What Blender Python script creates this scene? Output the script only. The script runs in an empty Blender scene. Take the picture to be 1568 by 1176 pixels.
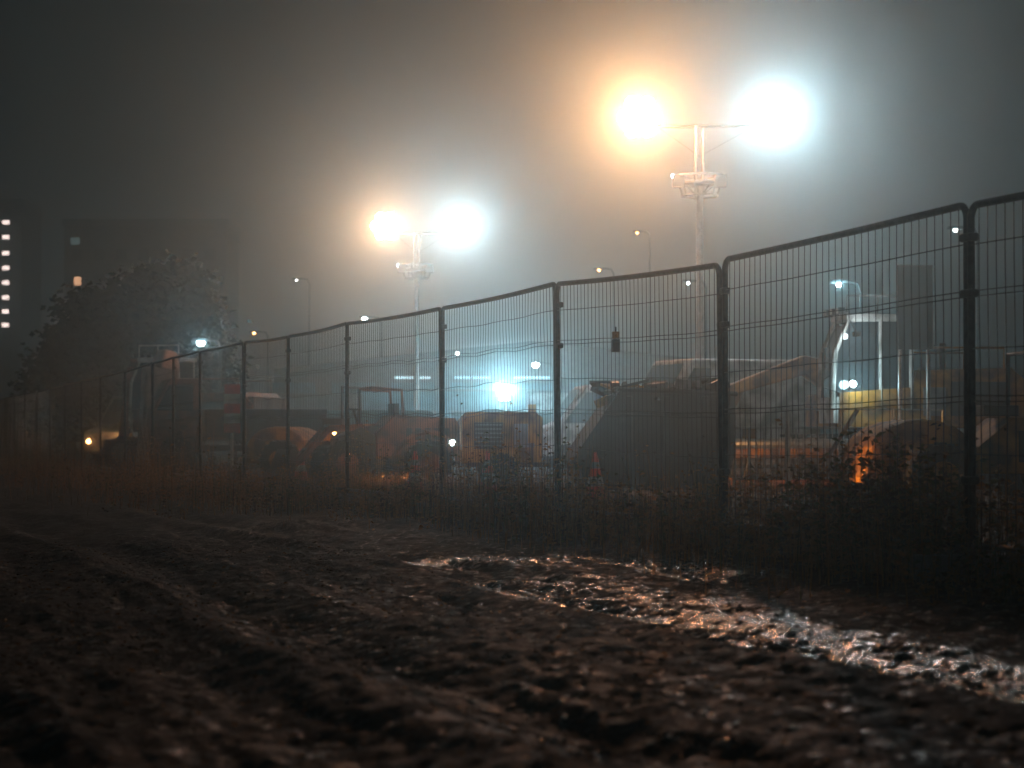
import bpy, math, random
import numpy as np
from mathutils import Vector, Matrix
random.seed(7); rng=np.random.default_rng(7)
sc=bpy.context.scene
sc.view_settings.view_transform='Standard'; sc.view_settings.look='None'
sc.view_settings.exposure=0; sc.view_settings.gamma=1

# ---------------------------------------------------------------- materials
def mat(name,col,rough=.6,metal=0,var=.35,scale=6,bump=.0,spec=.5,dirt=None,coat=0):
    m=bpy.data.materials.new(name); m.use_nodes=True
    nt=m.node_tree; b=nt.nodes['Principled BSDF']
    tc=nt.nodes.new('ShaderNodeTexCoord'); n=nt.nodes.new('ShaderNodeTexNoise')
    n.inputs['Scale'].default_value=scale; n.inputs['Detail'].default_value=6
    nt.links.new(tc.outputs['Object'],n.inputs['Vector'])
    r=nt.nodes.new('ShaderNodeValToRGB')
    d=dirt or tuple(c*(1-var) for c in col)
    r.color_ramp.elements[0].color=(*d,1); r.color_ramp.elements[1].color=(*col,1)
    r.color_ramp.elements[0].position=.38; r.color_ramp.elements[1].position=.62
    nt.links.new(n.outputs['Fac'],r.inputs['Fac']); nt.links.new(r.outputs['Color'],b.inputs['Base Color'])
    b.inputs['Roughness'].default_value=rough; b.inputs['Metallic'].default_value=metal
    b.inputs['Specular IOR Level'].default_value=spec; b.inputs['Coat Weight'].default_value=coat
    if bump:
        bp=nt.nodes.new('ShaderNodeBump'); bp.inputs['Strength'].default_value=bump
        nt.links.new(n.outputs['Fac'],bp.inputs['Height']); nt.links.new(bp.outputs['Normal'],b.inputs['Normal'])
    return m
def emi(name,col,s):
    m=bpy.data.materials.new(name); m.use_nodes=True; nt=m.node_tree
    nt.nodes.remove(nt.nodes['Principled BSDF']); e=nt.nodes.new('ShaderNodeEmission')
    e.inputs['Color'].default_value=(*col,1); e.inputs['Strength'].default_value=s
    nt.links.new(e.outputs[0],nt.nodes['Material Output'].inputs['Surface']); return m
def leafmat(name,col,tr=.45,rough=.38):
    m=bpy.data.materials.new(name); m.use_nodes=True; nt=m.node_tree
    b=nt.nodes['Principled BSDF']; b.inputs['Base Color'].default_value=(*col,1); b.inputs['Roughness'].default_value=rough
    t=nt.nodes.new('ShaderNodeBsdfTranslucent'); t.inputs['Color'].default_value=(col[0]*1.6,col[1]*1.3,col[2],1)
    g=nt.nodes.new('ShaderNodeNewGeometry'); h=nt.nodes.new('ShaderNodeHueSaturation')
    mr=nt.nodes.new('ShaderNodeMapRange'); mr.inputs['To Min'].default_value=.35; mr.inputs['To Max'].default_value=1.6
    nt.links.new(g.outputs['Random Per Island'],mr.inputs['Value']); nt.links.new(mr.outputs[0],h.inputs['Value'])
    h.inputs['Color'].default_value=(*col,1); nt.links.new(h.outputs[0],b.inputs['Base Color'])
    mx=nt.nodes.new('ShaderNodeMixShader'); mx.inputs[0].default_value=tr
    nt.links.new(b.outputs[0],mx.inputs[1]); nt.links.new(t.outputs[0],mx.inputs[2])
    nt.links.new(mx.outputs[0],nt.nodes['Material Output'].inputs['Surface']); return m
M={}
M['fence']=mat('fence_steel',(.09,.095,.095),.42,.7,.4,20)
M['wire']=mat('fence_wire',(.07,.075,.075),.45,.7,.3,20)
M['yellow']=mat('paint_yellow',(.45,.21,.025),.7,0,.5,3,dirt=(.10,.05,.02),spec=.15)
M['orange']=mat('paint_orange',(.32,.10,.03),.5,0,.5,3,dirt=(.05,.026,.018),spec=.4)
M['white']=mat('paint_white',(.6,.6,.58),.5,0,.5,3,dirt=(.2,.19,.17))
M['grey']=mat('paint_grey',(.2,.21,.22),.5,0,.4,4)
M['dark']=mat('dark_steel',(.04,.04,.04),.5,.3,.5,4,dirt=(.04,.03,.018))
M['rust']=mat('rusty_steel',(.045,.042,.04),.6,.2,.5,3,dirt=(.035,.024,.016))
M['rubber']=mat('rubber',(.02,.02,.02),.8)
M['chrome']=mat('hydraulic_chrome',(.6,.6,.6),.2,1)
M['galv']=mat('galvanised',(.45,.45,.44),.4,.8,.3,9)
M['glass']=mat('window_glass',(.03,.04,.045),.08,0,.2,2)
M['red']=mat('cone_red',(.75,.07,.03),.45)
M['concrete']=mat('concrete',(.2,.19,.18),.85,0,.4,12,.3)
M['blue']=mat('cabin_blue',(.12,.28,.36),.5,0,.4,3)
M['tarp']=mat('tarpaulin',(.55,.42,.36),.55,0,.5,2,.5)
M['facade']=mat('facade',(.16,.16,.16),.8,0,.3,.5)
M['lampW']=emi('lamp_cool',(.85,.95,1),140); M['lampO']=emi('lamp_warm',(1,.52,.26),150)
M['smW']=emi('small_lamp_cool',(.75,.95,1),45); M['smO']=emi('small_lamp_warm',(1,.45,.15),30)
M['winW']=emi('lit_window_cool',(.5,.85,1),1.6); M['winO']=emi('lit_window_warm',(1,.72,.4),.5)
M['strip']=emi('lit_strip',(.5,.85,1),.6)

# ---------------------------------------------------------------- mesh builder
class MB:
    def __init__(s): s.v=[];s.f=[];s.m=[];s.names=[]
    def mi(s,k):
        if k not in s.names: s.names.append(k)
        return s.names.index(k)
    def add(s,vs,fs,k):
        o=len(s.v); s.v+= [tuple(v) for v in vs]; i=s.mi(k)
        for f in fs: s.f.append(tuple(a+o for a in f)); s.m.append(i)
    def box(s,c,d,k,rz=0,ry=0,top=1.0):
        R=Matrix.Rotation(rz,3,'Z')@Matrix.Rotation(ry,3,'Y'); vs=[]
        for z in(-.5,.5):
            t=top if z>0 else 1
            for x,y in((-.5,-.5),(.5,-.5),(.5,.5),(-.5,.5)):
                vs.append(Vector(c)+R@Vector((x*d[0]*t,y*d[1]*t,z*d[2])))
        s.add(vs,[(3,2,1,0),(4,5,6,7),(0,1,5,4),(1,2,6,5),(2,3,7,6),(3,0,4,7)],k)
    def tube(s,a,b,r,k,n=8,r2=None,cap=True):
        a=Vector(a);b=Vector(b);d=(b-a).normalized()
        u=d.orthogonal().normalized(); w=d.cross(u); r2=r if r2 is None else r2
        vs=[a+(u*math.cos(2*math.pi*i/n)+w*math.sin(2*math.pi*i/n))*r for i in range(n)]
        vs+=[b+(u*math.cos(2*math.pi*i/n)+w*math.sin(2*math.pi*i/n))*r2 for i in range(n)]
        fs=[(i,(i+1)%n,n+(i+1)%n,n+i) for i in range(n)]
        if cap: fs+=[tuple(reversed(range(n))),tuple(range(n,2*n))]
        s.add(vs,fs,k)
    def path(s,ps,r,k,n=6):
        ps=[Vector(p) for p in ps]; rings=[]; 
        d0=(ps[1]-ps[0]).normalized(); u=d0.orthogonal().normalized()
        for i,p in enumerate(ps):
            d=(ps[min(i+1,len(ps)-1)]-ps[max(i-1,0)]).normalized()
            u=(u-d*u.dot(d)).normalized(); w=d.cross(u)
            rings+=[p+(u*math.cos(2*math.pi*j/n)+w*math.sin(2*math.pi*j/n))*r for j in range(n)]
        fs=[]
        for i in range(len(ps)-1):
            for j in range(n): fs.append((i*n+j,i*n+(j+1)%n,(i+1)*n+(j+1)%n,(i+1)*n+j))
        fs+=[tuple(reversed(range(n))),tuple(range((len(ps)-1)*n,len(ps)*n))]
        s.add(rings,fs,k)
    def prism(s,pr,y0,y1,k):
        n=len(pr); vs=[(x,y0,z) for x,z in pr]+[(x,y1,z) for x,z in pr]
        fs=[tuple(range(n)),tuple(reversed(range(n,2*n)))]+[(i,n+i,n+(i+1)%n,(i+1)%n) for i in range(n)]
        s.add(vs,fs,k)
    def wheel(s,c,r,w,k='rubber',hub='dark'):
        c=Vector(c); n=24
        s.tube(c-Vector((0,w/2,0)),c+Vector((0,w/2,0)),r,k,n)
        s.tube(c-Vector((0,w/2+.02,0)),c+Vector((0,w/2+.02,0)),r*.5,hub,16)
        for i in range(16):
            a=2*math.pi*i/16; s.box(c+Vector((math.cos(a)*r,0,math.sin(a)*r)),(.05,w,.07),k,0,-a)
    def sphere(s,c,r,k,n=10,m=6,sq=1):
        vs=[];fs=[]
        for i in range(m+1):
            t=math.pi*i/m
            for j in range(n):
                p=2*math.pi*j/n; vs.append((c[0]+r*math.sin(t)*math.cos(p),c[1]+r*math.sin(t)*math.sin(p),c[2]+r*sq*math.cos(t)))
        for i in range(m):
            for j in range(n): fs.append((i*n+j,(i+1)*n+j,(i+1)*n+(j+1)%n,i*n+(j+1)%n))
        s.add(vs,fs,k)
    def build(s,name,parent=None,loc=(0,0,0),rz=0,bevel=0,sc=1):
        me=bpy.data.meshes.new(name); me.from_pydata(s.v,[],s.f)
        for k in s.names: me.materials.append(M[k])
        me.polygons.foreach_set('material_index',s.m); me.update()
        o=bpy.data.objects.new(name,me); bpy.context.collection.objects.link(o)
        o.location=loc; o.rotation_euler=(0,0,rz); o.scale=(sc,sc,sc)
        if parent: o.parent=parent
        if bevel:
            b=o.modifiers.new('bevel','BEVEL'); b.width=bevel; b.segments=2; b.limit_method='ANGLE'; b.angle_limit=.6
        return o
def empty(name,loc=(0,0,0),rz=0):
    e=bpy.data.objects.new(name,None); bpy.context.collection.objects.link(e)
    e.location=loc; e.rotation_euler=(0,0,rz); e.empty_display_size=.3; return e
def light(name,loc,col,p,r=.1,parent=None):
    l=bpy.data.lights.new(name,'POINT'); l.color=col; l.energy=p; l.shadow_soft_size=r
    o=bpy.data.objects.new(name,l); bpy.context.collection.objects.link(o); o.location=loc
    if parent: o.parent=parent
    return o
COOL=(.48,.88,1); WARM=(1,.39,.15)

# ---------------------------------------------------------------- noise
def hsh(ix,iy,seed):
    a=(ix.astype(np.int64)*374761393+iy.astype(np.int64)*668265263+seed*1442695041)&0xffffffff
    a=((a^(a>>13))*1274126177)&0xffffffff; a=a^(a>>16)
    return (a&0xffff)/65535.0
def vn(x,y,seed=0):
    ix=np.floor(x);iy=np.floor(y);fx=x-ix;fy=y-iy
    fx=fx*fx*(3-2*fx);fy=fy*fy*(3-2*fy)
    a=hsh(ix,iy,seed);b=hsh(ix+1,iy,seed);c=hsh(ix,iy+1,seed);d=hsh(ix+1,iy+1,seed)
    return (a*(1-fx)+b*fx)*(1-fy)+(c*(1-fx)+d*fx)*fy
def fbm(x,y,o=4,seed=0):
    t=0;a=.5
    for i in range(o): t=t+a*(vn(x,y,seed+i)-.5)*2; x=x*2.03+5.1;y=y*2.03+1.7;a*=.5
    return t
FX,FY=1.438,15.1; DX,DY=-.301,.9535
def sp(X,Y):
    return (X-FX)*DX+(Y-FY)*DY, -(X-FX)*.9535-(Y-FY)*.301
def smooth(a,b,x):
    t=np.clip((x-a)/(b-a),0,1); return t*t*(3-2*t)
def seg(X,Y,a,b):
    ax,ay=a;bx,by=b;dx=bx-ax;dy=by-ay
    t=np.clip(((X-ax)*dx+(Y-ay)*dy)/(dx*dx+dy*dy),0,1)
    return np.hypot(X-ax-t*dx,Y-ay-t*dy)
def gheight(X,Y):
    S,D=sp(X,Y)
    near=1-smooth(40,90,Y)
    h=.05*fbm(X*.5,Y*.5,3,1)
    h=h+.05*fbm(S*.55,D*3.4,5,20)*near*smooth(.3,1.2,D)
    for d0,w,dep in((2.25,.22,.05),(3.9,.25,.055),(5.6,.3,.05)):
        wob=d0+.12*fbm(S*.35,S*0+3,2,9)
        h=h-dep*np.exp(-((D-wob)/w)**2)+dep*.55*np.exp(-((D-wob-.4)/.16)**2)
    h=h+.055*np.exp(-(D/.9)**2)
    h=h+.014*fbm(X*7,Y*7,4,40)*near
    return h*(.4+.6*near)
def wetness(X,Y):
    S,D=sp(X,Y)
    d1=seg(X,Y,(-.7,14.4),(.4,13.9)); d1=np.minimum(d1,seg(X,Y,(.4,13.9),(1.25,12.8)))
    w1=1.18*np.exp(-(d1/.38)**2)
    d2=seg(X,Y,(.8,10.2),(1.3,8.5)); d2=np.minimum(d2,seg(X,Y,(1.3,8.5),(1.95,6.8)))
    w2=1.1*np.exp(-(d2/.29)**2)
    d3=seg(X,Y,(.1,12.4),(.75,10.6)); w3=.5*np.exp(-(d3/.55)**2)
    n=fbm(S*6,D*22,3,60)+.9*fbm(S*24,D*55,2,90)
    w=np.maximum(np.maximum(w1,w2),w3)
    a=np.clip((w+n*1.35-.55)*3,0,1)*smooth(.08,.35,w)
    sp_=np.clip((fbm(X*32,Y*20,2,70)-.34)*6,0,1)*smooth(.3,.9,D)*(1-smooth(3.5,9.5,D))*(1-smooth(15,22,Y))
    return np.maximum(a,sp_*.95)

# ---------------------------------------------------------------- ground
def axis(fine0,fine1,step,lo,hi,g=1.07):
    a=list(np.arange(fine0,fine1,step)); x=fine1;s=step
    up=[]
    while x<hi: up.append(x); s*=g; x+=s
    up.append(hi); dn=[];x=fine0;s=step
    while True:
        s*=g;x-=s
        if x<=lo: break
        dn.append(x)
    dn.append(lo)
    return np.array(dn[::-1]+a+up)
xs=axis(-3.0,3.4,.016,-500,500,1.06); ys=axis(4.8,15.6,.022,-60,900,1.03)
Xg,Yg=np.meshgrid(xs,ys); H=gheight(Xg,Yg); Wt=wetness(Xg,Yg)
rip=fbm(Xg*24,Yg*12,3,80)*.014
H=H*(1-.25*Wt)+rip*(.5+.3*Wt)*(1-smooth(16,25,Yg))-.004*Wt
nx,ny=len(xs),len(ys)
co=np.stack([Xg,Yg,H],-1).reshape(-1,3)
I=np.arange(nx*ny).reshape(ny,nx)
q=np.stack([I[:-1,:-1],I[:-1,1:],I[1:,1:],I[1:,:-1]],-1).reshape(-1,4)
me=bpy.data.meshes.new('ground'); me.vertices.add(len(co)); me.vertices.foreach_set('co',co.ravel().astype(np.float32))
me.loops.add(q.size); me.loops.foreach_set('vertex_index',q.ravel().astype(np.int32))
me.polygons.add(len(q)); me.polygons.foreach_set('loop_start',np.arange(0,q.size,4,dtype=np.int32))
me.update(calc_edges=True); me.validate()
me.polygons.foreach_set('use_smooth',[True]*len(me.polygons))
at=me.attributes.new('wet','FLOAT','POINT'); at.data.foreach_set('value',Wt.ravel().astype(np.float32))
g=bpy.data.objects.new('ground',me); bpy.context.collection.objects.link(g)
m=bpy.data.materials.new('wet_mud'); m.use_nodes=True; nt=m.node_tree; b=nt.nodes['Principled BSDF']; L=nt.links.new
tc=nt.nodes.new('ShaderNodeTexCoord')
def noise(s,d=6,r=.6):
    n=nt.nodes.new('ShaderNodeTexNoise'); n.inputs['Scale'].default_value=s;n.inputs['Detail'].default_value=d;n.inputs['Roughness'].default_value=r
    L(tc.outputs['Object'],n.inputs['Vector']); return n
n1=noise(1.3);n2=noise(45,5,.65);n3=noise(9,5)
r=nt.nodes.new('ShaderNodeValToRGB'); r.color_ramp.elements[0].color=(.0045,.004,.0036,1); r.color_ramp.elements[1].color=(.036,.027,.020,1)
r.color_ramp.elements[0].position=.42;r.color_ramp.elements[1].position=.64
mx=nt.nodes.new('ShaderNodeMath'); mx.operation='MULTIPLY_ADD'; L(n2.outputs['Fac'],mx.inputs[0]); mx.inputs[1].default_value=.4
m3=nt.nodes.new('ShaderNodeMath'); m3.operation='MULTIPLY'; L(n1.outputs['Fac'],m3.inputs[0]); m3.inputs[1].default_value=.6; L(m3.outputs[0],mx.inputs[2])
L(mx.outputs[0],r.inputs['Fac'])
aw=nt.nodes.new('ShaderNodeAttribute'); aw.attribute_name='wet'
mc=nt.nodes.new('ShaderNodeMix'); mc.data_type='RGBA'; L(aw.outputs['Fac'],mc.inputs['Factor']); L(r.outputs['Color'],mc.inputs['A']); mc.inputs['B'].default_value=(.010,.009,.008,1)
L(mc.outputs['Result'],b.inputs['Base Color'])
rr=nt.nodes.new('ShaderNodeMapRange'); L(n3.outputs['Fac'],rr.inputs['Value']); rr.inputs['From Min'].default_value=.35;rr.inputs['From Max'].default_value=.65
rr.inputs['To Min'].default_value=.5; rr.inputs['To Max'].default_value=.9
mr=nt.nodes.new('ShaderNodeMix'); L(aw.outputs['Fac'],mr.inputs['Factor']); L(rr.outputs[0],mr.inputs['A']); mr.inputs['B'].default_value=.13
L(mr.outputs['Result'],b.inputs['Roughness'])
ms=nt.nodes.new('ShaderNodeMix'); L(aw.outputs['Fac'],ms.inputs['Factor']); ms.inputs['A'].default_value=.2; ms.inputs['B'].default_value=1.0
L(ms.outputs['Result'],b.inputs['Specular IOR Level'])
bp=nt.nodes.new('ShaderNodeBump'); bp.inputs['Distance'].default_value=.03; L(n2.outputs['Fac'],bp.inputs['Height'])
bs=nt.nodes.new('ShaderNodeMapRange'); L(aw.outputs['Fac'],bs.inputs['Value']); bs.inputs['To Min'].default_value=1; bs.inputs['To Max'].default_value=.55; L(bs.outputs[0],bp.inputs['Strength'])
L(bp.outputs['Normal'],b.inputs['Normal'])
me.materials.append(m)

# ---------------------------------------------------------------- fence
fence=empty('construction_fence')
idx=[-3.0,-1.98,-.961,0,1,2.01,3.17,4.13,5,6.06,6.85,7.55,8.6,9.7,10.7,11.7,12.7,13.7,14.7,15.7,16.7,17.7,18.7,19.7,20.7,22,23,24,25,26]
hts={-3.0:2.05,-1.98:2.05,-.961:2.03,0:2.0,1:2.06,2.01:2.07,3.17:2.12,4.13:2.12,5:2.17,6.06:2.19,6.85:2.18,7.55:2.18}
def fp(i): return Vector((FX-1.0535*i,FY+3.337*i,0))
for k in range(len(idx)-1):
    a=fp(idx[k]);b=fp(idx[k+1]);ha=hts.get(idx[k],2.13)+random.uniform(-.01,.01);hb=hts.get(idx[k+1],2.13)+random.uniform(-.01,.01)
    if idx[k]==0: ha-=.035
    if idx[k]==-.961: ha+=.01
    d=(b-a);Ln=d.length;d.normalize();nrm=Vector((-d.y,d.x,0)); a=a+d*.024; b=b-d*.024; Ln-=.048
    lean=random.uniform(-.02,.02); bow=random.uniform(-.03,.03)
    def P(t,z,off=0): 
        base=a+d*t
        return Vector((base.x,base.y,z))+nrm*(lean*z/2+bow*math.sin(math.pi*t/Ln)+off)
    def top(t): return ha+(hb-ha)*t/Ln-.012*math.sin(math.pi*t/Ln)
    mb=MB(); rc=.075; R=.021
    pts=[P(0,.06),P(0,1.0),P(0,top(0)-rc)]
    for j in range(1,5):
        an=math.pi/2*j/5; pts.append(P(rc*(1-math.cos(an)),top(0)-rc+rc*math.sin(an)))
    for j in range(0,9): t=rc+(Ln-2*rc)*j/8; pts.append(P(t,top(t)))
    for j in range(4,0,-1):
        an=math.pi/2*j/5; pts.append(P(Ln-rc*(1-math.cos(an)),top(Ln)-rc+rc*math.sin(an)))
    pts+=[P(Ln,top(Ln)-rc),P(Ln,1.0),P(Ln,.06)]
    mb.path(pts,R,'fence',8)
    mb.path([P(0,.2),P(Ln/2,.2),P(Ln,.2)],.018,'fence',6)
    kk=.045 if idx[k] in(1,2.01,4.13) else .014
    nv=int(Ln/.085); ph=random.random()*6
    def wob(t,z): return kk*(.5*math.sin(t*2.1+ph)*math.sin(z*3.1+ph)+.5*math.sin(t*5.3+z*2.2+ph*2))*math.sin(math.pi*min(max(z-.15,0)/1.9,1))
    thick=.0032 if idx[k]<12 else .0037
    for j in range(1,nv):
        t=Ln*j/nv; zt=top(t)-.0
        if t<rc: zt-=.03
        if t>Ln-rc: zt-=.03
        ps=[]
        for q_ in range(7):
            z=.2+(zt-.2)*q_/6; ps.append(P(min(max(t+wob(t,z),.02),Ln-.02),z,wob(t+2,z)*.6))
        mb.path(ps,thick,'wire',4)
    for z in(.44,.47,.72,1.0,1.03,1.28,1.56,1.59,1.84):
        ps=[]
        for q_ in range(13):
            t=Ln*q_/12; ps.append(P(t,z+(top(t)-2.06)*.8+wob(t,z)*.6,.006+wob(t+2,z)*.6))
        mb.path(ps,thick,'wire',4)
    o=mb.build('panel_%d'%k,fence)
    for p in o.data.polygons: p.use_smooth=True
    mb=MB(); c=fp(idx[k]); rz=math.atan2(d.y,d.x)
    mb.box((c.x,c.y,.09),(.24,.68,.13),'concrete',rz,0,.88)
    for z in(.55,1.55,ha-.18): mb.box((c.x,c.y,z),(.12,.055,.045),'fence',rz)
    mb.build('foot_%d'%k,fence,bevel=.01)
e=empty('warning_lantern',(.80,17.1,1.53),.3); mb=MB()
mb.box((0,0,-.035),(.055,.04,.10),'dark'); mb.box((0,0,.045),(.05,.036,.055),'yellow'); mb.tube((0,0,.07),(0,.0,.11),.006,'dark',6); mb.sphere((0,-.02,.045),.018,'yellow')
mb.build('body',e,bevel=.006)

# ---------------------------------------------------------------- vegetation
M['w1']=leafmat('dry_weed',(.2,.12,.05)); M['w2']=leafmat('green_weed',(.06,.075,.025)); M['w3']=leafmat('dark_weed',(.05,.038,.024))
M['tl']=leafmat('tree_leaf',(.014,.018,.01),.1,.8)
def leaf(mb,p,dr,l,w,k):
    side=dr.cross(Vector((random.uniform(-1,1),random.uniform(-1,1),random.uniform(-1,1)))).normalized()*w
    mid=p+dr*l*.5; mb.add([p,mid+side,p+dr*l-Vector((0,0,l*.15)),mid-side],[(0,1,2,3)],k)
def stem(mb,x,y,h,leafy,k,lf=.045):
    z0=float(gheight(np.array(x),np.array(y)))-.02; an=random.random()*6.28; ln=random.uniform(.02,.3)*h
    w=.0035 if leafy else .004; sx=math.cos(an+1.57)*w; sy=math.sin(an+1.57)*w; pts=[]
    for j in range(5):
        t=j/4; pts.append(Vector((x+math.cos(an)*ln*t*t,y+math.sin(an)*ln*t*t,z0+h*t*(1-.12*t))))
    vs=[];fs=[]
    for j,p in enumerate(pts):
        f=1-j/4*.85; vs+=[p+Vector((sx*f,sy*f,0)),p-Vector((sx*f,sy*f,0))]
    for j in range(4): fs.append((2*j,2*j+1,2*j+3,2*j+2))
    mb.add(vs,fs,k)
    if leafy:
        for _ in range(leafy):
            t=random.uniform(.15,1); j=min(int(t*4),3); p=pts[j].lerp(pts[j+1],t*4-j)
            a=random.random()*6.28; dr=Vector((math.cos(a),math.sin(a),random.uniform(-.3,.9))).normalized()
            leaf(mb,p,dr,random.uniform(.5,1.3)*lf,random.uniform(.15,.3)*lf,k)
mb=MB()
for _ in range(10500):
    i=random.uniform(-1.6,19) if random.random()<.5 else random.uniform(-1.4,7)
    c=fp(i); pd=random.gauss(.15,.42)
    if i>2.5: pd=random.gauss(.6,.85)
    x=c.x-pd*.9535;y=c.y-pd*.301
    cl=float(vn(np.array(i*2.3),np.array(pd*2.4),5))
    if cl<.3 and random.random()<.5: continue
    h=random.uniform(.15,.62)*(.3+cl*cl*2.0)
    if i>3: h*=1.15
    stem(mb,x,y,h,random.choice([0,0,3,6,9]),random.choice(['w1','w1','w1','w3','w2']),.045)
for _ in range(7500):
    i=random.uniform(-1,16); pd=abs(random.gauss(0,1.0)); 
    if i<3: pd*=.5
    else: pd*=1.45
    c=fp(i); cl=float(vn(np.array(i*3.1),np.array(pd*2.2),15))
    if cl<.4 and pd>.5: continue
    stem(mb,c.x-pd*.9535,c.y-pd*.301,random.uniform(.05,.28),0,random.choice(['w1','w1','w3']))
mb.build('weeds')
mb=MB()
for _ in range(260):
    i=random.gauss(-.62,.2); c=fp(i); pd=random.gauss(-.02,.16)
    h=random.uniform(.35,.98)*max(.35,1-abs(i+.66)*1.2)
    stem(mb,c.x-pd*.9535,c.y-pd*.301,h,15,random.choice(['w2','w2','w3','w1']),.06)
mb.build('leafy_bush')
mb=MB()
for _ in range(4500):
    x=random.uniform(-9,7);y=random.uniform(19,36)
    s_,d_=sp(np.array(x),np.array(y))
    if d_>-.6: continue
    stem(mb,x,y,random.uniform(.08,.35),random.choice([0,4]),random.choice(['w1','w3']),.06)
for _ in range(1100):
    stem(mb,random.gauss(-1.7,.45),random.uniform(31.3,34.5),random.uniform(.1,.38),random.choice([0,0,4]),'w1',.05)
mb.build('site_grass')
M['stone']=mat('stones',(.07,.055,.045),.5,0,.5,5)
mb=MB()
for _ in range(1500):
    y=4.5+11*random.random(); x=random.uniform(-.27,.27)*y
    s_,d_=sp(np.array(x),np.array(y))
    if d_<.1: continue
    rr_=random.choice([.004,.005,.006,.008,.012]); z=float(gheight(np.array(x),np.array(y)))
    mb.sphere((x,y,z),rr_,'stone',5,3,.6)
mb.build('gravel')
mb=MB()
for _ in range(3000):
    y=4.6+11*random.random(); x=random.uniform(-.27,.27)*y; z=float(gheight(np.array(x),np.array(y)))+.004
    a=random.random()*6.28; leaf(mb,Vector((x,y,z)),Vector((math.cos(a),math.sin(a),random.uniform(0,.5))),random.uniform(.01,.035),.004,random.choice(['w1','w3']))
mb.build('fallen_leaves')

def tree(name,x,y,h,rad,n,seed):
    random.seed(seed); e=empty(name,(x,y,0)); mb=MB(); tips=[]
    p=Vector((0,0,-.1)); 
    for j in range(6):
        q_=p+Vector((random.uniform(-.12,.12),random.uniform(-.12,.12),h*.15)); mb.tube(p,q_,.2*(1-j/7),'bark',8,.2*(1-(j+1)/7)); 
        if j>=1:
            for _ in range(6):
                a=random.random()*6.28; l=rad*random.uniform(.4,1)*(1.1-abs(j-2.2)*.2)
                t=q_+Vector((math.cos(a)*l,math.sin(a)*l,l*random.uniform(-.1,.55))); mb.tube(q_,t,.06,'bark',5,.015); tips+=[t,q_.lerp(t,.55)]
        p=q_
    tips.append(p+Vector((0,0,.3))); mb.build('trunk_and_limbs',e)
    mb=MB()
    for _ in range(n):
        t=random.choice(tips); v=Vector((random.gauss(0,1),random.gauss(0,1),random.gauss(0,.8)))*rad*.19
        a=random.random()*6.28; leaf(mb,t+v,Vector((math.cos(a),math.sin(a),random.uniform(-.6,.6))),random.uniform(.18,.36),.11,'tl')
    mb.build('foliage',e)
M['bark']=mat('bark',(.05,.04,.03),.9)
tree('tree',-14.4,78,5.9,2.0,14000,1); tree('tree',-11.9,77,6.9,2.1,16000,2); tree('tree',-16.2,82,4.9,1.7,9000,3); tree('tree',-13.1,84,6.3,2.0,12000,4)
random.seed(11)

# ---------------------------------------------------------------- lighting towers
def tower(x,y,zt,lx,rx,zl,zp,pL,pR,both):
    e=empty('lighting_tower',(x,y,0)); mb=MB()
    mb.tube((0,0,.5),(0,0,3.5),.11,'galv',12); mb.tube((0,0,3.5),(0,0,zp),.085,'galv',12)
    mb.tube((-.09,0,zp-.3),(-.09,0,zt),.04,'galv',8); mb.tube((.09,0,zp-.3),(.09,0,zt-.1),.04,'galv',8)
    mb.tube((lx,0,zt-.05),(rx,0,zt-.02),.03,'dark',8)
    for a in(lx,rx): mb.tube((a,0,zt-.05),(a,0,zl-.2),.03,'galv',8); mb.tube((0,0,zt-.8),(a*.7,0,zt-.05),.008,'galv',4)
    mb.build('mast',e)
    mb=MB(); n=20
    for z,rr in((zp-.25,.45),(zp+.25,.62)):
        ring=[(rr*math.cos(2*math.pi*j/n),rr*math.sin(2*math.pi*j/n),z) for j in range(n+1)]; mb.path(ring,.03,'grey',6)
    mb.tube((0,0,zp+.02),(0,0,zp+.1),.5,'grey',16)
    for j in range(6):
        a=j*math.pi/3+.2; mb.tube((0,0,zp-.3),(.62*math.cos(a),.62*math.sin(a),zp+.25),.02,'grey',6)
        mb.tube((.45*math.cos(a),.45*math.sin(a),zp-.25),(.62*math.cos(a),.62*math.sin(a),zp+.25),.02,'grey',6)
    for a in(-.55,.5): mb.box((a,-.25,zp+.1),(.3,.2,.32),'grey')
    mb.sphere((-.68,-.3,zp+.22),.05,'smW')
    mb.build('service_ring',e,bevel=.01)
    mb=MB()
    for a,mt in((lx,'lampO'),(rx,'lampW')):
        for j in range(7):
            ux,uz=(0,0) if j==6 else (.38*math.cos(j*math.pi/3),.38*math.sin(j*math.pi/3))
            mb.tube((a+ux,.2,zl+uz),(a+ux,-.02,zl+uz),.1,'dark',16,.21); mb.tube((a+ux,-.022,zl+uz),(a+ux,-.04,zl+uz),.19,mt,16)
        mb.box((a,.25,zl),(1.1,.06,.08),'galv')
    mb.build('floodlights',e)
    for a,c,p,nm in((lx,WARM,pL,'lamp_warm'),(rx,COOL,pR,'lamp_cool')): light(nm,(a,-.35,zl),c,p,.25,e)
    if both: light('lamp_cool_2',(lx+.45,-.4,zl),COOL,both,.25,e)
    mb=MB(); mb.prism([(-1.3,.45),(1.3,.45),(1.3,1.2),(1.0,1.5),(-1.0,1.5),(-1.3,1.2)],-.7,.7,'yellow')
    mb.wheel((0,-.8,.35),.33,.2); mb.wheel((0,.8,.35),.33,.2); mb.tube((1.3,0,.5),(2.4,0,.45),.05,'dark')
    for a in(-1.4,1.4):
        for b_ in(-1.2,1.2): mb.tube((a*.8,b_*.4,.5),(a,b_,.5),.04,'dark'); mb.tube((a,b_,.5),(a,b_,0),.03,'galv')
    mb.build('trailer',e,bevel=.03)
tower(4.74,56,8.75,-1.51,1.94,8.95,7.2,1900,400,0)
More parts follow.
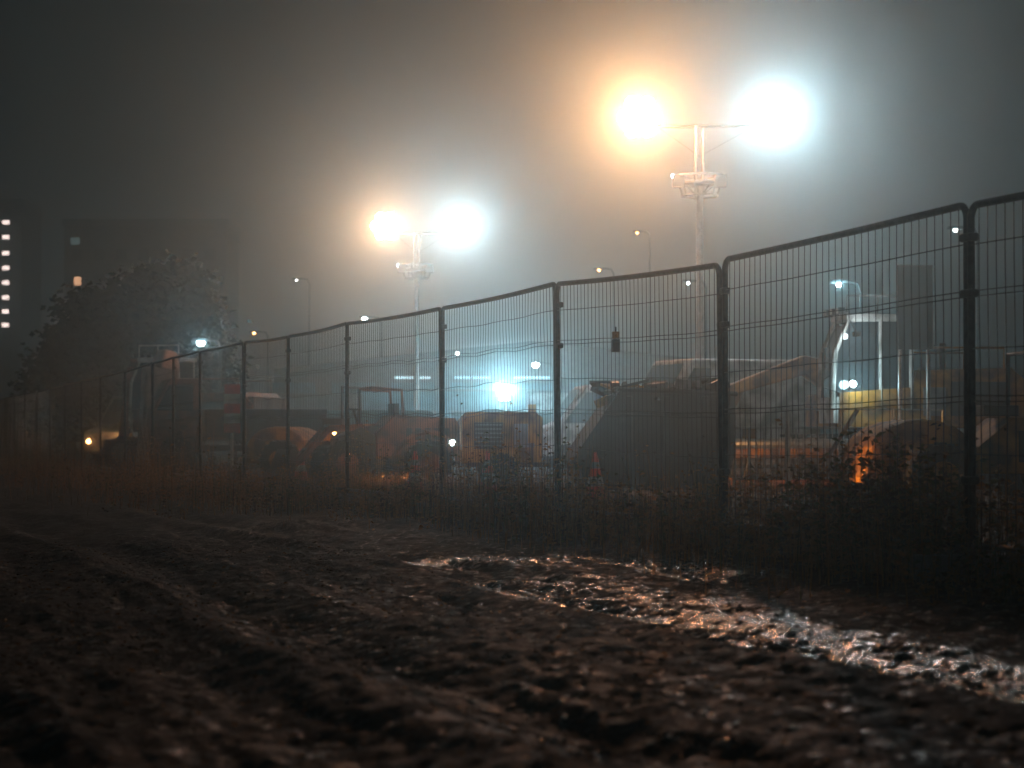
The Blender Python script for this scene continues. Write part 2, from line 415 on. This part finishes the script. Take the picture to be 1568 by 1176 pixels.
tower(-3.65,85,8.75,-1.2,1.7,9.0,7.25,420,300,220)

def street_lamp(x,y,z,warm=False,p=0,arm=.8,size=.11):
    e=empty('street_lamp',(x,y,0)); mb=MB()
    mb.tube((arm,0,0),(arm,0,z*.6),.08,'grey',8,.06); mb.path([(arm,0,z*.6),(arm,0,z-.2),(arm*.85,0,z+.05),(arm*.3,0,z+.12)],.045,'grey',6)
    mb.box((0,0,z+.1),(.6,.25,.1),'grey',0,0,.8); mb.build('pole',e,bevel=.01)
    mb=MB(); mb.sphere((0,-.02,z),size,'smO' if warm else 'smW',10,6,.8); mb.build('bulb',e)
    if p: light('glow_source',(0,-.2,z-.05),(1,.5,.2) if warm else (.4,.85,1),p,.1,e)
street_lamp(-9.53,68,3.76,0,30,.6,.12); street_lamp(-21.3,110,5.4,0,50,.8,.12); street_lamp(-17,85,3.4,0,70,.6,.1)
street_lamp(-7.97,120,7.36,0,0,.9,.15); street_lamp(-15.1,130,7.07,True,0,.8,.08); street_lamp(.9,85,3.68,0,0,.7,.14)
street_lamp(-2.7,110,5.1,0,0,.7,.09); street_lamp(10.3,70,5.68,0,60,.7,.08); street_lamp(16,80,8.36,0,0,.8,.07)
street_lamp(7.94,100,7.87,0,0,.8,.06); street_lamp(-13.6,140,10.9,0,0,.8,.05); street_lamp(7.9,140,13.9,True,0,.8,.07); street_lamp(4.7,120,10.0,True,0,.8,.07)

# ---------------------------------------------------------------- vehicles / plant
def excavator(x,y,rz,body,cab,boom,bucketpos,sc=1,lamp=None,light_p=0,cab_fill=0):
    e=empty('excavator',(x,y,0),rz); e.scale=(sc,sc,sc)
    for sy in(-1.05,1.05):
        mb=MB(); pr=[]
        for j in range(9): a=-math.pi/2-math.pi*j/8; pr.append((-1.5+.42*math.cos(a),.42+.42*math.sin(a)))
        for j in range(9): a=math.pi/2-math.pi*j/8; pr.append((1.5+.42*math.cos(a),.42+.42*math.sin(a)))
        mb.prism(pr[::-1],sy-.25,sy+.25,'dark')
        for j in range(26):
            t=j/26*3.2-1.6; mb.box((t,sy,.86),(.09,.54,.05),'rubber'); mb.box((t,sy,.02),(.09,.54,.05),'rubber')
        for j in range(7): mb.tube((-1.35+j*.45,sy-.29,.27),(-1.35+j*.45,sy+.29,.27),.14,'grey',12)
        for a in(-1.5,1.5): mb.tube((a,sy-.29,.43),(a,sy+.29,.43),.28,'grey',14)
        mb.build('track',e,bevel=.01)
    mb=MB(); mb.box((0,0,.6),(2.2,1.7,.4),'dark'); mb.tube((0,0,.8),(0,0,1.0),.6,'dark',20)
    mb.build('undercarriage',e,bevel=.02)
    mb=MB(); mb.prism([(-1.2,1.0),(1.9,1.0),(2.25,1.25),(2.25,1.75),(1.9,2.05),(.2,2.0),(.1,1.7),(-1.2,1.6)],-1.2,1.2,body)
    mb.box((1.3,-1.21,1.5),(1.0,.02,.6),'dark'); mb.box((.5,-1.21,1.45),(.4,.02,.5),'grey')
    mb.tube((1.2,.5,2.0),(1.2,.5,2.55),.06,'dark'); mb.path([(.3,-1.1,2.0),(.3,-1.1,2.4),(1.8,-1.1,2.4),(1.8,-1.1,2.05)],.02,body); mb.path([(.3,1.1,2.0),(.3,1.1,2.4),(1.8,1.1,2.4),(1.8,1.1,2.05)],.02,body)
    mb.box((2.0,0,1.5),(.55,2.3,.85),'grey'); mb.build('house',e,bevel=.04)
    mb=MB()
    mb.prism([(-1.3,1.35),(.1,1.35),(.1,2.85),(-1.0,2.85),(-1.25,2.3)],-1.15,-.25,'glass')
    for yy in(-1.17,-.23):
        mb.path([(-1.32,yy,1.3),(-1.27,yy,2.3),(-1.02,yy,2.88),(.1,yy,2.88),(.1,yy,1.3)],.045,cab,6)
        mb.tube((-.45,yy,1.35),(-.45,yy,2.88),.035,cab,6)
    mb.box((-.6,-.7,1.3),(1.42,.98,.45),cab); mb.box((-.45,-.7,2.93),(1.25,1.05,.1),cab)
    for yy in(-1.1,-.7,-.3): mb.box((-1.15,yy,3.03),(.12,.16,.12),'dark'); mb.box((-1.22,yy,3.03),(.02,.12,.09),'white')
    mb.box((-1.45,-1.2,2.2),(.05,.15,.35),'dark'); mb.path([(-1.2,-1.2,1.6),(-1.5,-1.2,1.7),(-1.5,-1.2,2.3)],.015,'dark')
    mb.path([(-1.05,-1.15,3.0),(-1.05,-1.15,3.3),(.1,-1.15,3.3),(.1,-1.15,3.0)],.02,cab); mb.tube((-.5,-1.15,3.0),(-.5,-1.15,3.3),.015,cab)
    mb.build('cab',e,bevel=.015)
    mb=MB(); mb.prism(boom,-.02,.36,body)
    mb.tube((-1.1,.17,1.2),(boom[2][0]*.6-.4,.17,boom[2][1]*.5+.5),.09,'dark',8); 
    mb.build('boom',e,bevel=.02)
    bx,bz,tx,tz=bucketpos
    mb=MB(); mb.prism([(tx-.15,tz+.1),(tx+.3,tz+.25),(bx+.12,bz+.3),(bx-.1,bz+.3)],.04,.3,body)
    mb.tube((tx+.3,.17,tz+.35),(bx+.25,.17,bz+.6),.06,'chrome',8); mb.build('dipper',e,bevel=.02)
    mb=MB(); pr=[(bx+.15,bz+.35),(bx-.3,bz+.3),(bx-.35,bz+.05)]
    for j in range(6): a=math.pi+math.pi*j/6*.9; pr.append((bx+.05+.42*math.cos(a),bz-.05+.42*math.sin(a)*1.0))
    pr.append((bx+.5,bz+.2)); mb.prism(pr,-.35,.7,'dark')
    for j in range(5): mb.box((bx+.5,-.28+j*.22,bz+.22),(.12,.06,.1),'chrome')
    mb.build('bucket',e,bevel=.015)
    if lamp:
        mb=MB(); mb.sphere(lamp,.06,'smW'); mb.build('added_work_lamp',e)
        if light_p: light('work_light',(lamp[0],lamp[1]-.2,lamp[2]),COOL,light_p,.08,e)
    if cab_fill:  # lamp added to brighten the cab roof and frame
        mb=MB(); mb.box((-1.0,-1.6,2.6),(.12,.1,.08),'dark'); mb.tube((-1.0,-1.2,2.85),(-1.0,-1.6,2.62),.012,'dark'); mb.box((-1.0,-1.545,2.6),(.1,.01,.06),'smW'); mb.build('added_cab_lamp',e)
        light('cab_fill_light',(-1.0,-1.45,2.6),(.75,.93,1),cab_fill,.05,e)
    return e
excavator(6.75,40,.12,'yellow','white',[(-.6,1.3),(-.2,1.5),(-1.1,2.2),(-1.5,2.3),(-2.9,1.75),(-2.95,1.55),(-1.5,1.95)],(-3.3,.4,-2.85,1.45),1,(-1.0,-1.35,1.75),22,10)
excavator(-8.6,60,-.3,'orange','white',[(-.6,1.3),(-.2,1.5),(-.7,2.6),(-1.1,3.0),(-1.9,3.0),(-1.9,2.8),(-1.2,2.6)],(-2.2,.5,-1.85,2.7),1,(.9,-1.3,1.1),30)

def loader(name,x,y,rz,body,sc=1):
    e=empty(name,(x,y,0),rz); e.scale=(sc,)*3; mb=MB()
    mb.prism([(-.1,.5),(1.35,.5),(1.4,.9),(1.25,1.15),(.2,1.2),(-.1,.9)],-.5,.5,body)
    mb.prism([(-.75,.45),(-.1,.45),(-.1,.85),(-.35,1.0),(-.75,.8)],-.35,.35,'dark'); mb.box((1.41,0,.8),(.03,.7,.35),'dark')
    for j in range(5): mb.box((.45+j*.16,-.505,.88),(.1,.012,.2),'dark')
    for yy in(-.52,.52):
        pr=[(.75+.52*math.cos(math.pi*j/8),.42+.5*math.sin(math.pi*j/8)) for j in range(9)]
        mb.path([(p[0],yy*1.15,p[1]) for p in pr],.05,body,5)
    mb.build('body',e,bevel=.03); mb=MB()
    for a in(-.65,.75):
        for yy in(-.62,.62): mb.wheel((a,yy,.38),.38,.26,'rubber',body)
    mb.build('wheels',e); mb=MB()
    mb.box((.05,0,.95),(.5,.5,.14),'dark'); mb.box((.28,0,1.2),(.1,.5,.4),'dark'); mb.tube((-.3,0,.9),(-.42,0,1.3),.02,'dark'); mb.path([(-.42+.12*math.cos(t),.16*math.sin(t),1.3) for t in np.linspace(0,6.28,12)],.015,'dark')
    mb.path([(.35,-.5,1.1),(.32,-.5,1.62),(-.2,-.5,1.66),(-.2,.5,1.66),(.32,.5,1.62),(.35,.5,1.1)],.028,body,6)
    mb.build('seat_and_rollbar',e,bevel=.01); mb=MB()
    for yy in(-.28,.28): mb.path([(-.3,yy,1.0),(-.9,yy,.95),(-1.35,yy,.45),(-1.55,yy,.3)],.06,body,6)
    mb.tube((-.4,0,.7),(-1.3,0,.6),.04,'chrome')
    mb.prism([(-1.55,.05),(-1.5,.6),(-1.62,.62),(-1.75,.3),(-1.95,.1),(-2.15,.08),(-2.15,.03)][::-1],-.75,.75,'rust')
    mb.build('loading_bucket',e,bevel=.015); return e
loader('wheel_loader',-2.3,38,.25,'orange',1.0)

e=empty('generator_trailer',(-.15,38,0),.1); mb=MB()
mb.prism([(-.75,.4),(.6,.4),(.62,1.15),(.5,1.25),(-.62,1.25),(-.75,1.1)],-.55,.55,'yellow')
mb.box((-.3,-.56,.85),(.5,.02,.45),'dark'); mb.box((.3,-.56,.85),(.35,.02,.4),'grey'); mb.box((0,0,.36),(1.5,1.0,.08),'dark')
for j in range(6): mb.box((-.3,-.575,.68+j*.07),(.46,.02,.015),'grey')
mb.build('housing',e,bevel=.03); mb=MB(); mb.wheel((-.1,-.62,.27),.27,.16); mb.wheel((-.1,.62,.27),.27,.16); mb.tube((-.7,0,.4),(-1.5,0,.35),.04,'dark'); mb.tube((-1.3,0,.35),(-1.3,0,0),.03,'galv'); mb.build('running_gear',e)
mb=MB(); mb.box((.42,-.7,1.05),(.13,.05,.65),'yellow'); mb.tube((.42,-.7,0),(.42,-.7,.8),.02,'dark'); mb.build('marker_post',e)
mb=MB(); mb.box((-.9,-.3,.73),(.16,.1,.14),'dark'); mb.sphere((-.9,-.38,.73),.045,'smW'); mb.tube((-.9,-.3,.35),(-.9,-.3,.7),.015,'dark'); mb.build('added_work_lamp',e)

e=empty('waste_skip',(1.78,30,0),.06); mb=MB()
pr=[(-1.05,.5),(-.75,.12),(.9,.12),(1.1,.55),(1.1,1.36),(-.42,1.42)]
mb.prism(pr[::-1],-.85,-.80,'rust'); mb.prism(pr[::-1],.80,.85,'rust')
for a,b_ in((0,1),(1,2),(2,3),(3,4),(5,0)):
    p,q_=pr[a],pr[b_]; mb.add([(p[0],-.8,p[1]),(q_[0],-.8,q_[1]),(q_[0],.8,q_[1]),(p[0],.8,p[1])],[(0,1,2,3)],'rust')
mb.path([(-.45,-.86,1.44),(1.12,-.86,1.38),(1.12,.86,1.38),(-.45,.86,1.44),(-.45,-.86,1.44)],.035,'rust',6)
for xx in(-.3,.2,.7): mb.box((xx,-.88,.8),(.08,.06,1.1),'rust')
mb.build('shell',e,bevel=.008); mb=MB()
for _ in range(80):
    mb.box((random.uniform(-.5,1.0),random.uniform(-.7,.7),random.uniform(1.2,1.52)),(random.uniform(.1,.5),random.uniform(.05,.3),random.uniform(.03,.15)),random.choice(['rust','dark','concrete','yellow']),random.random()*3,random.uniform(-.5,.5))
mb.build('rubble',e)

def dumper(x,y,rz,col,sc=1):
    e=empty('site_dumper',(x,y,0),rz); e.scale=(sc,)*3; mb=MB(); pr=[]
    for j in range(11):
        a=math.pi-math.pi*j/10; pr.append((-.55+.62*math.cos(a),.55+.45*math.sin(a)))
    pr=[(-1.25,.3)]+pr+[(.0,.4),(-.3,.28)]
    mb.prism(pr,-.6,.6,col); mb.build('skip_bucket',e,bevel=.03); mb=MB()
    mb.prism([(.1,.4),(1.6,.4),(1.65,.95),(1.4,1.05),(.5,1.02),(.1,.7)],-.5,.5,col); mb.box((.9,-.51,.7),(.7,.02,.35),'dark'); mb.box((.45,0,1.1),(.4,.45,.12),'dark')
    mb.path([(.75,-.45,1.0),(.75,-.45,1.75),(.75,.45,1.75),(.75,.45,1.0)],.03,'dark'); mb.build('chassis',e,bevel=.03); mb=MB()
    for a in(-.4,1.1):
        for yy in(-.7,.7): mb.wheel((a,yy,.36),.36,.28,'rubber',col)
    mb.build('wheels',e)
dumper(5.0,25,.1,'yellow'); dumper(-4.0,45,-.3,'yellow',1.05)

e=empty('pedestrian_barrier',(0,0,0)); mb=MB()
for k in range(4):
    x0=3.0+k*.78; x1=x0+.74; y0=30+k*.35; y1=y0+.3
    mb.path([(x0,y0,0),(x0,y0,1.2),(x1,y1,1.2),(x1,y1,0)],.024,'galv',6); mb.tube((x0,y0,.94),(x1,y1,.94),.016,'galv'); mb.tube((x0,y0,.25),(x1,y1,.25),.018,'galv')
    for j in range(1,7):
        t=j/7; mb.tube((x0+(x1-x0)*t,y0+.3*t,.25),(x0+(x1-x0)*t,y0+.3*t,.94),.009,'galv',5)
    for xx,yy in((x0,y0),(x1,y1)): mb.tube((xx,yy-.25,.03),(xx,yy+.25,.03),.02,'galv')
mb.tube((4.25,29.9,.55),(4.65,29.9,1.18),.03,'orange'); mb.build('rails',e)
e=empty('pipe_stack',(4.0,34,0),.08); mb=MB()
for r_ in range(5):
    for c_ in range(9-r_):
        mb.tube((-1.3+random.uniform(-.1,.1),c_*.17+r_*.085,.12+r_*.15),(1.3+random.uniform(-.1,.1),c_*.17+r_*.085,.12+r_*.15),.08,random.choice(['rust','orange','galv','yellow']),12)
mb.box((-.9,.6,.02),(.1,1.8,.08),'concrete'); mb.box((.9,.6,.02),(.1,1.8,.08),'concrete'); mb.build('pipes',e)

def cone(x,y):
    mb=MB(); mb.box((0,0,.02),(.36,.36,.04),'dark'); zs=[(.04,.14,'red'),(.2,.11,'white'),(.32,.083,'red'),(.42,.062,'white'),(.5,.045,'red'),(.62,.022,None)]
    for a,b_ in zip(zs[:-1],zs[1:]): mb.tube((0,0,a[0]),(0,0,b_[0]),a[1],a[2],20,b_[1])
    mb.build('traffic_cone',None,(x,y,0),random.random(),.004)
cone(-.33,30.5); cone(1.03,27.5); cone(-3.9,41); cone(-1.35,31)

def van(name,x,y,rz,col,l=4.8,h=2.1,lampk='smW',p=0,lit=True):
    e=empty(name,(x,y,0),rz); mb=MB()
    mb.prism([(-l/2,.35),(l/2,.35),(l/2,h-.1),(l/2-.1,h),(-l/2+1.5,h),(-l/2+.75,1.25),(-l/2+.05,1.05)],-.95,.95,col); mb.build('body',e,bevel=.06); mb=MB()
    mb.prism([(-l/2+.85,1.25),(-l/2+1.9,1.25),(-l/2+1.9,h-.2),(-l/2+1.5,h-.2)],-.965,.965,'glass'); mb.add([(-l/2+.72,-.8,1.3),(-l/2+.72,.8,1.3),(-l/2+1.38,.75,h-.1),(-l/2+1.38,-.75,h-.1)],[(0,1,2,3)],'glass')
    mb.build('windows',e); mb=MB()
    for a in(-l/2+.9,l/2-.9):
        for yy in(-.88,.88): mb.wheel((a,yy,.33),.33,.22)
    mb.build('wheels',e); mb=MB()
    for yy in(-.7,.7): mb.sphere((-l/2,yy,.75),.08,lampk if lit else 'glass')
    mb.build('headlamps',e)
    if p: light('headlight',(-l/2-.25,-.6,.75),(1,.45,.15) if lampk=='smO' else COOL,p,.08,e)
van('delivery_van',2.9,62,.15,'white',5,2.3,lit=False); van('delivery_van',-11.6,72,1.1,'grey',5,2.2,'smO',60); van('delivery_van',4.2,48,.4,'white',4.6,2.5,lit=False)
van('delivery_van',-4.3,54,.2,'blue',4.6,1.5,lit=False)
e=empty('tipper_truck',(-6.6,52,0),.25); mb=MB()
mb.prism([(-1.9,.5),(-.8,.5),(-.8,2.2),(-1.5,2.2),(-1.85,1.5)],-.9,.9,'orange'); mb.prism([(-1.8,1.45),(-.95,1.45),(-.95,2.05),(-1.5,2.05)],-.92,.92,'glass')
mb.box((.6,0,.6),(2.8,.8,.15),'dark'); mb.prism([(-.65,.75),(2.0,.75),(2.15,1.5),(-.7,1.5)],-1,1,'rust'); mb.build('cab_and_tipper',e,bevel=.03); mb=MB()
for a in(-1.35,1.4):
    for yy in(-.9,.9): mb.wheel((a,yy,.42),.42,.25)
mb.build('wheels',e)
mb=MB(); mb.tube((0,0,0),(0,0,1.7),.04,'galv'); 
for j in range(5): mb.box((0,-.05,1.05+j*.22),(.36,.03,.215),'red' if j%2==0 else 'white')
mb.box((0,0,.05),(.5,.4,.1),'rubber'); mb.build('roadworks_sign',None,(-6.3,50,0),.2,.005)
e=empty('information_board',(6.9,38,0),.1); mb=MB(); mb.box((0,0,3.05),(.62,.06,1.45),'dark'); 
for a in(-.25,.25): mb.tube((a,.06,0),(a,.06,3.7),.04,'galv')
mb.build('board',e,bevel=.01)
mb=MB(); mb.box((0,0,1.35),(1.1,1.0,2.5),'tarp',.3,0,.75); mb.box((.15,-.1,2.75),(.6,.6,.5),'tarp',.7,.2,.6); mb.box((0,0,.06),(1.3,1.2,.12),'concrete')
mb.build('tarpaulin_stack',None,(-8.7,55,0),0,.06)

def cabin(x,y,l,h,rz,col,lit,name='site_cabin'):
    e=empty(name,(x,y,0),rz); mb=MB(); mb.box((0,0,h/2+.1),(l,2.6,h),col)
    mb.box((0,0,h+.13),(l+.12,2.7,.1),'grey')
    for j in range(int(l/.3)): mb.box((-l/2+.15+j*.3,-1.31,h/2+.1),(.05,.03,h-.3),col)
    mb.build('shell',e,bevel=.02); mb=MB(); n=int(l/1.6)
    for j in range(n):
        xx=-l/2+.9+j*1.6; mb.box((xx,-1.335,h*.6),(1.0,.03,.75),'grey'); mb.box((xx,-1.355,h*.6),(.9,.02,.65),lit if (j*7+int(l))%3 else 'glass'); mb.box((xx,-1.37,h*.6),(.04,.02,.65),'grey')
    mb.box((l/2-.7,-1.33,1.05),(.85,.04,1.9),'grey'); mb.build('windows_and_door',e)
cabin(-2.6,92,7,2.7,0,'blue','strip'); cabin(3.6,90,6,2.6,.05,'white','strip'); cabin(-9.5,96,6.5,2.6,0,'grey','winO'); cabin(10.5,84,6,2.8,-.1,'blue','strip')
e=empty('warehouse',(1,112,0)); mb=MB(); mb.prism([(-13,0),(13,0),(13,4.4),(0,5.8),(-13,4.4)],0,14,'grey'); 
for j in range(9): mb.box((-12+j*3,-.05,2.1),(2.2,.06,3.2),'blue')
mb.build('hall',e); mb=MB()
for j in range(3): mb.box((-6+j*3,-.2,3.95),(1.8,.15,.12),'winW')
mb.build('strip_lights',e)
e=empty('wall_floodlight',(-.26,80,0)); mb=MB(); mb.tube((0,0,0),(0,0,2.2),.05,'galv'); mb.box((0,.08,2.34),(.45,.15,.3),'dark'); mb.box((0,-.02,2.34),(.36,.02,.22),'smW'); mb.box((0,.18,2.34),(.36,.02,.22),'smW'); mb.build('lamp_on_stand',e); light('flood',(0,.5,2.6),(.45,.85,1),1700,.15,e)
def work_lamp(x,y,z,p,warm=True,f=-1):  # lamps added on site, lenses turned away, to warm weeds, rails and machines
    e=empty('added_work_lamp',(x,y,0)); mb=MB()
    for a in(0,2.1,4.2): mb.tube((0,0,z*.6),(math.cos(a)*z*.45,math.sin(a)*z*.45,0),.015,'dark')
    mb.tube((0,0,z*.5),(0,0,z),.018,'dark'); mb.box((0,0,z+.07),(.2,.08,.15),'yellow'); mb.box((0,f*.05,z+.07),(.16,.02,.11),'smO' if warm else 'smW'); mb.build('stand',e); light('lamp',(0,f*.15,z+.08),(1,.47,.15) if warm else COOL,p,.06,e)
work_lamp(-1.7,33.0,.4,110,True,1); work_lamp(3.55,24.1,.3,30,True,1); work_lamp(3.4,31.9,.8,110,True,1); work_lamp(1.9,21.5,.2,12,True,1); work_lamp(-3.2,42.6,.8,60,True,1)
def beacon(x,y,z,cool=False):
    e=empty('warning_beacon',(x,y,0)); mb=MB(); mb.tube((0,0,0),(0,0,z-.05),.02,'dark'); mb.tube((0,0,z-.08),(0,0,z-.03),.05,'dark',12); mb.build('post',e)
    mb=MB(); mb.sphere((0,0,z),.03,'smW' if cool else 'smO'); mb.build('lens',e)
beacon(-3.2,40,.9); beacon(-8.0,60,.52); beacon(-4.7,50,.7); beacon(-7.9,58,1.05,True); beacon(-2.7,36.5,.55); beacon(2.6,44,1.55)

def block(name,x,y,w,d,h,wins,rz=0):
    e=empty(name,(x,y,0),rz); mb=MB(); mb.box((0,d/2,h/2),(w,d,h),'facade'); mb.box((0,d/2,h+.4),(w+.4,d+.4,.8),'grey')
    fl=int(h/3)
    for f in range(1,fl): mb.box((0,-.06,f*3),(w,.12,.18),'grey')
    for f in range(fl):
        for j in range(int(w/2.6)): mb.box((-w/2+1.5+j*2.6,-.03,f*3+1.6),(1.3,.08,1.3),'glass')
    mb.build('facade',e); mb=MB()
    for wx,wz,ww,wh,k in wins: mb.box((wx,-.16,wz),(ww,.06,wh),k)
    mb.build('lit_windows',e)
M['farW']=emi('far_window_cool',(.75,.95,1),6); M['farO']=emi('far_window_warm',(1,.75,.45),1.6); M['farT']=emi('far_window_teal',(.3,.7,.8),.3); M['farD']=emi('far_window_dim',(.5,.75,.8),.6)
block('apartment_tower',-80,330,14,14,36,[(4.7,z,1.0,.6,'farW') for z in(33.3,31.1,28.7,26.5,24.3,22.1,20,18)]+[(3.0,z,.8,1.0,'farD') for z in(34.6,28.6,22.6,16.6)])
block('apartment_block',-43,260,19,12,26,[(3.2,21.3,.95,1.0,'farO'),(3.1,19.2,.9,.8,'farO'),(-7.9,19.5,.8,1.0,'farO'),(-8.2,24.2,1,.8,'farT')])

# ---------------------------------------------------------------- fog
M['fog']=bpy.data.materials.new('fog'); fm=M['fog']; fm.use_nodes=True; nt=fm.node_tree; nt.nodes.remove(nt.nodes['Principled BSDF'])
vs_=nt.nodes.new('ShaderNodeVolumeScatter'); vs_.inputs['Color'].default_value=(.70,.93,1,1); vs_.inputs['Density'].default_value=.006; vs_.inputs['Anisotropy'].default_value=.92
nt.links.new(vs_.outputs[0],nt.nodes['Material Output'].inputs['Volume'])
mb=MB(); mb.box((0,185,44),(500,430,92),'fog'); mb.build('fog')

# ---------------------------------------------------------------- sky
w=bpy.data.worlds.new('World'); sc.world=w; w.use_nodes=True; nt=w.node_tree; bg=nt.nodes['Background']
tc=nt.nodes.new('ShaderNodeTexCoord'); sx=nt.nodes.new('ShaderNodeSeparateXYZ'); rp=nt.nodes.new('ShaderNodeValToRGB')
nt.links.new(tc.outputs['Generated'],sx.inputs[0]); nt.links.new(sx.outputs['Z'],rp.inputs['Fac'])
rp.color_ramp.elements[0].color=(.007,.020,.026,1); rp.color_ramp.elements[1].color=(.003,.011,.014,1); rp.color_ramp.elements[1].position=.4
nt.links.new(rp.outputs['Color'],bg.inputs['Color']); bg.inputs['Strength'].default_value=1.5

# ---------------------------------------------------------------- camera
cd=bpy.data.cameras.new('camera'); cam=bpy.data.objects.new('camera',cd); bpy.context.collection.objects.link(cam)
cam.location=(0,0,.76); cam.rotation_euler=(math.radians(90+1.47),0,0); cd.lens=78.1; cd.sensor_width=36
cd.clip_end=2000; cd.dof.use_dof=True; cd.dof.focus_distance=19; cd.dof.aperture_fstop=3.5
sc.camera=cam
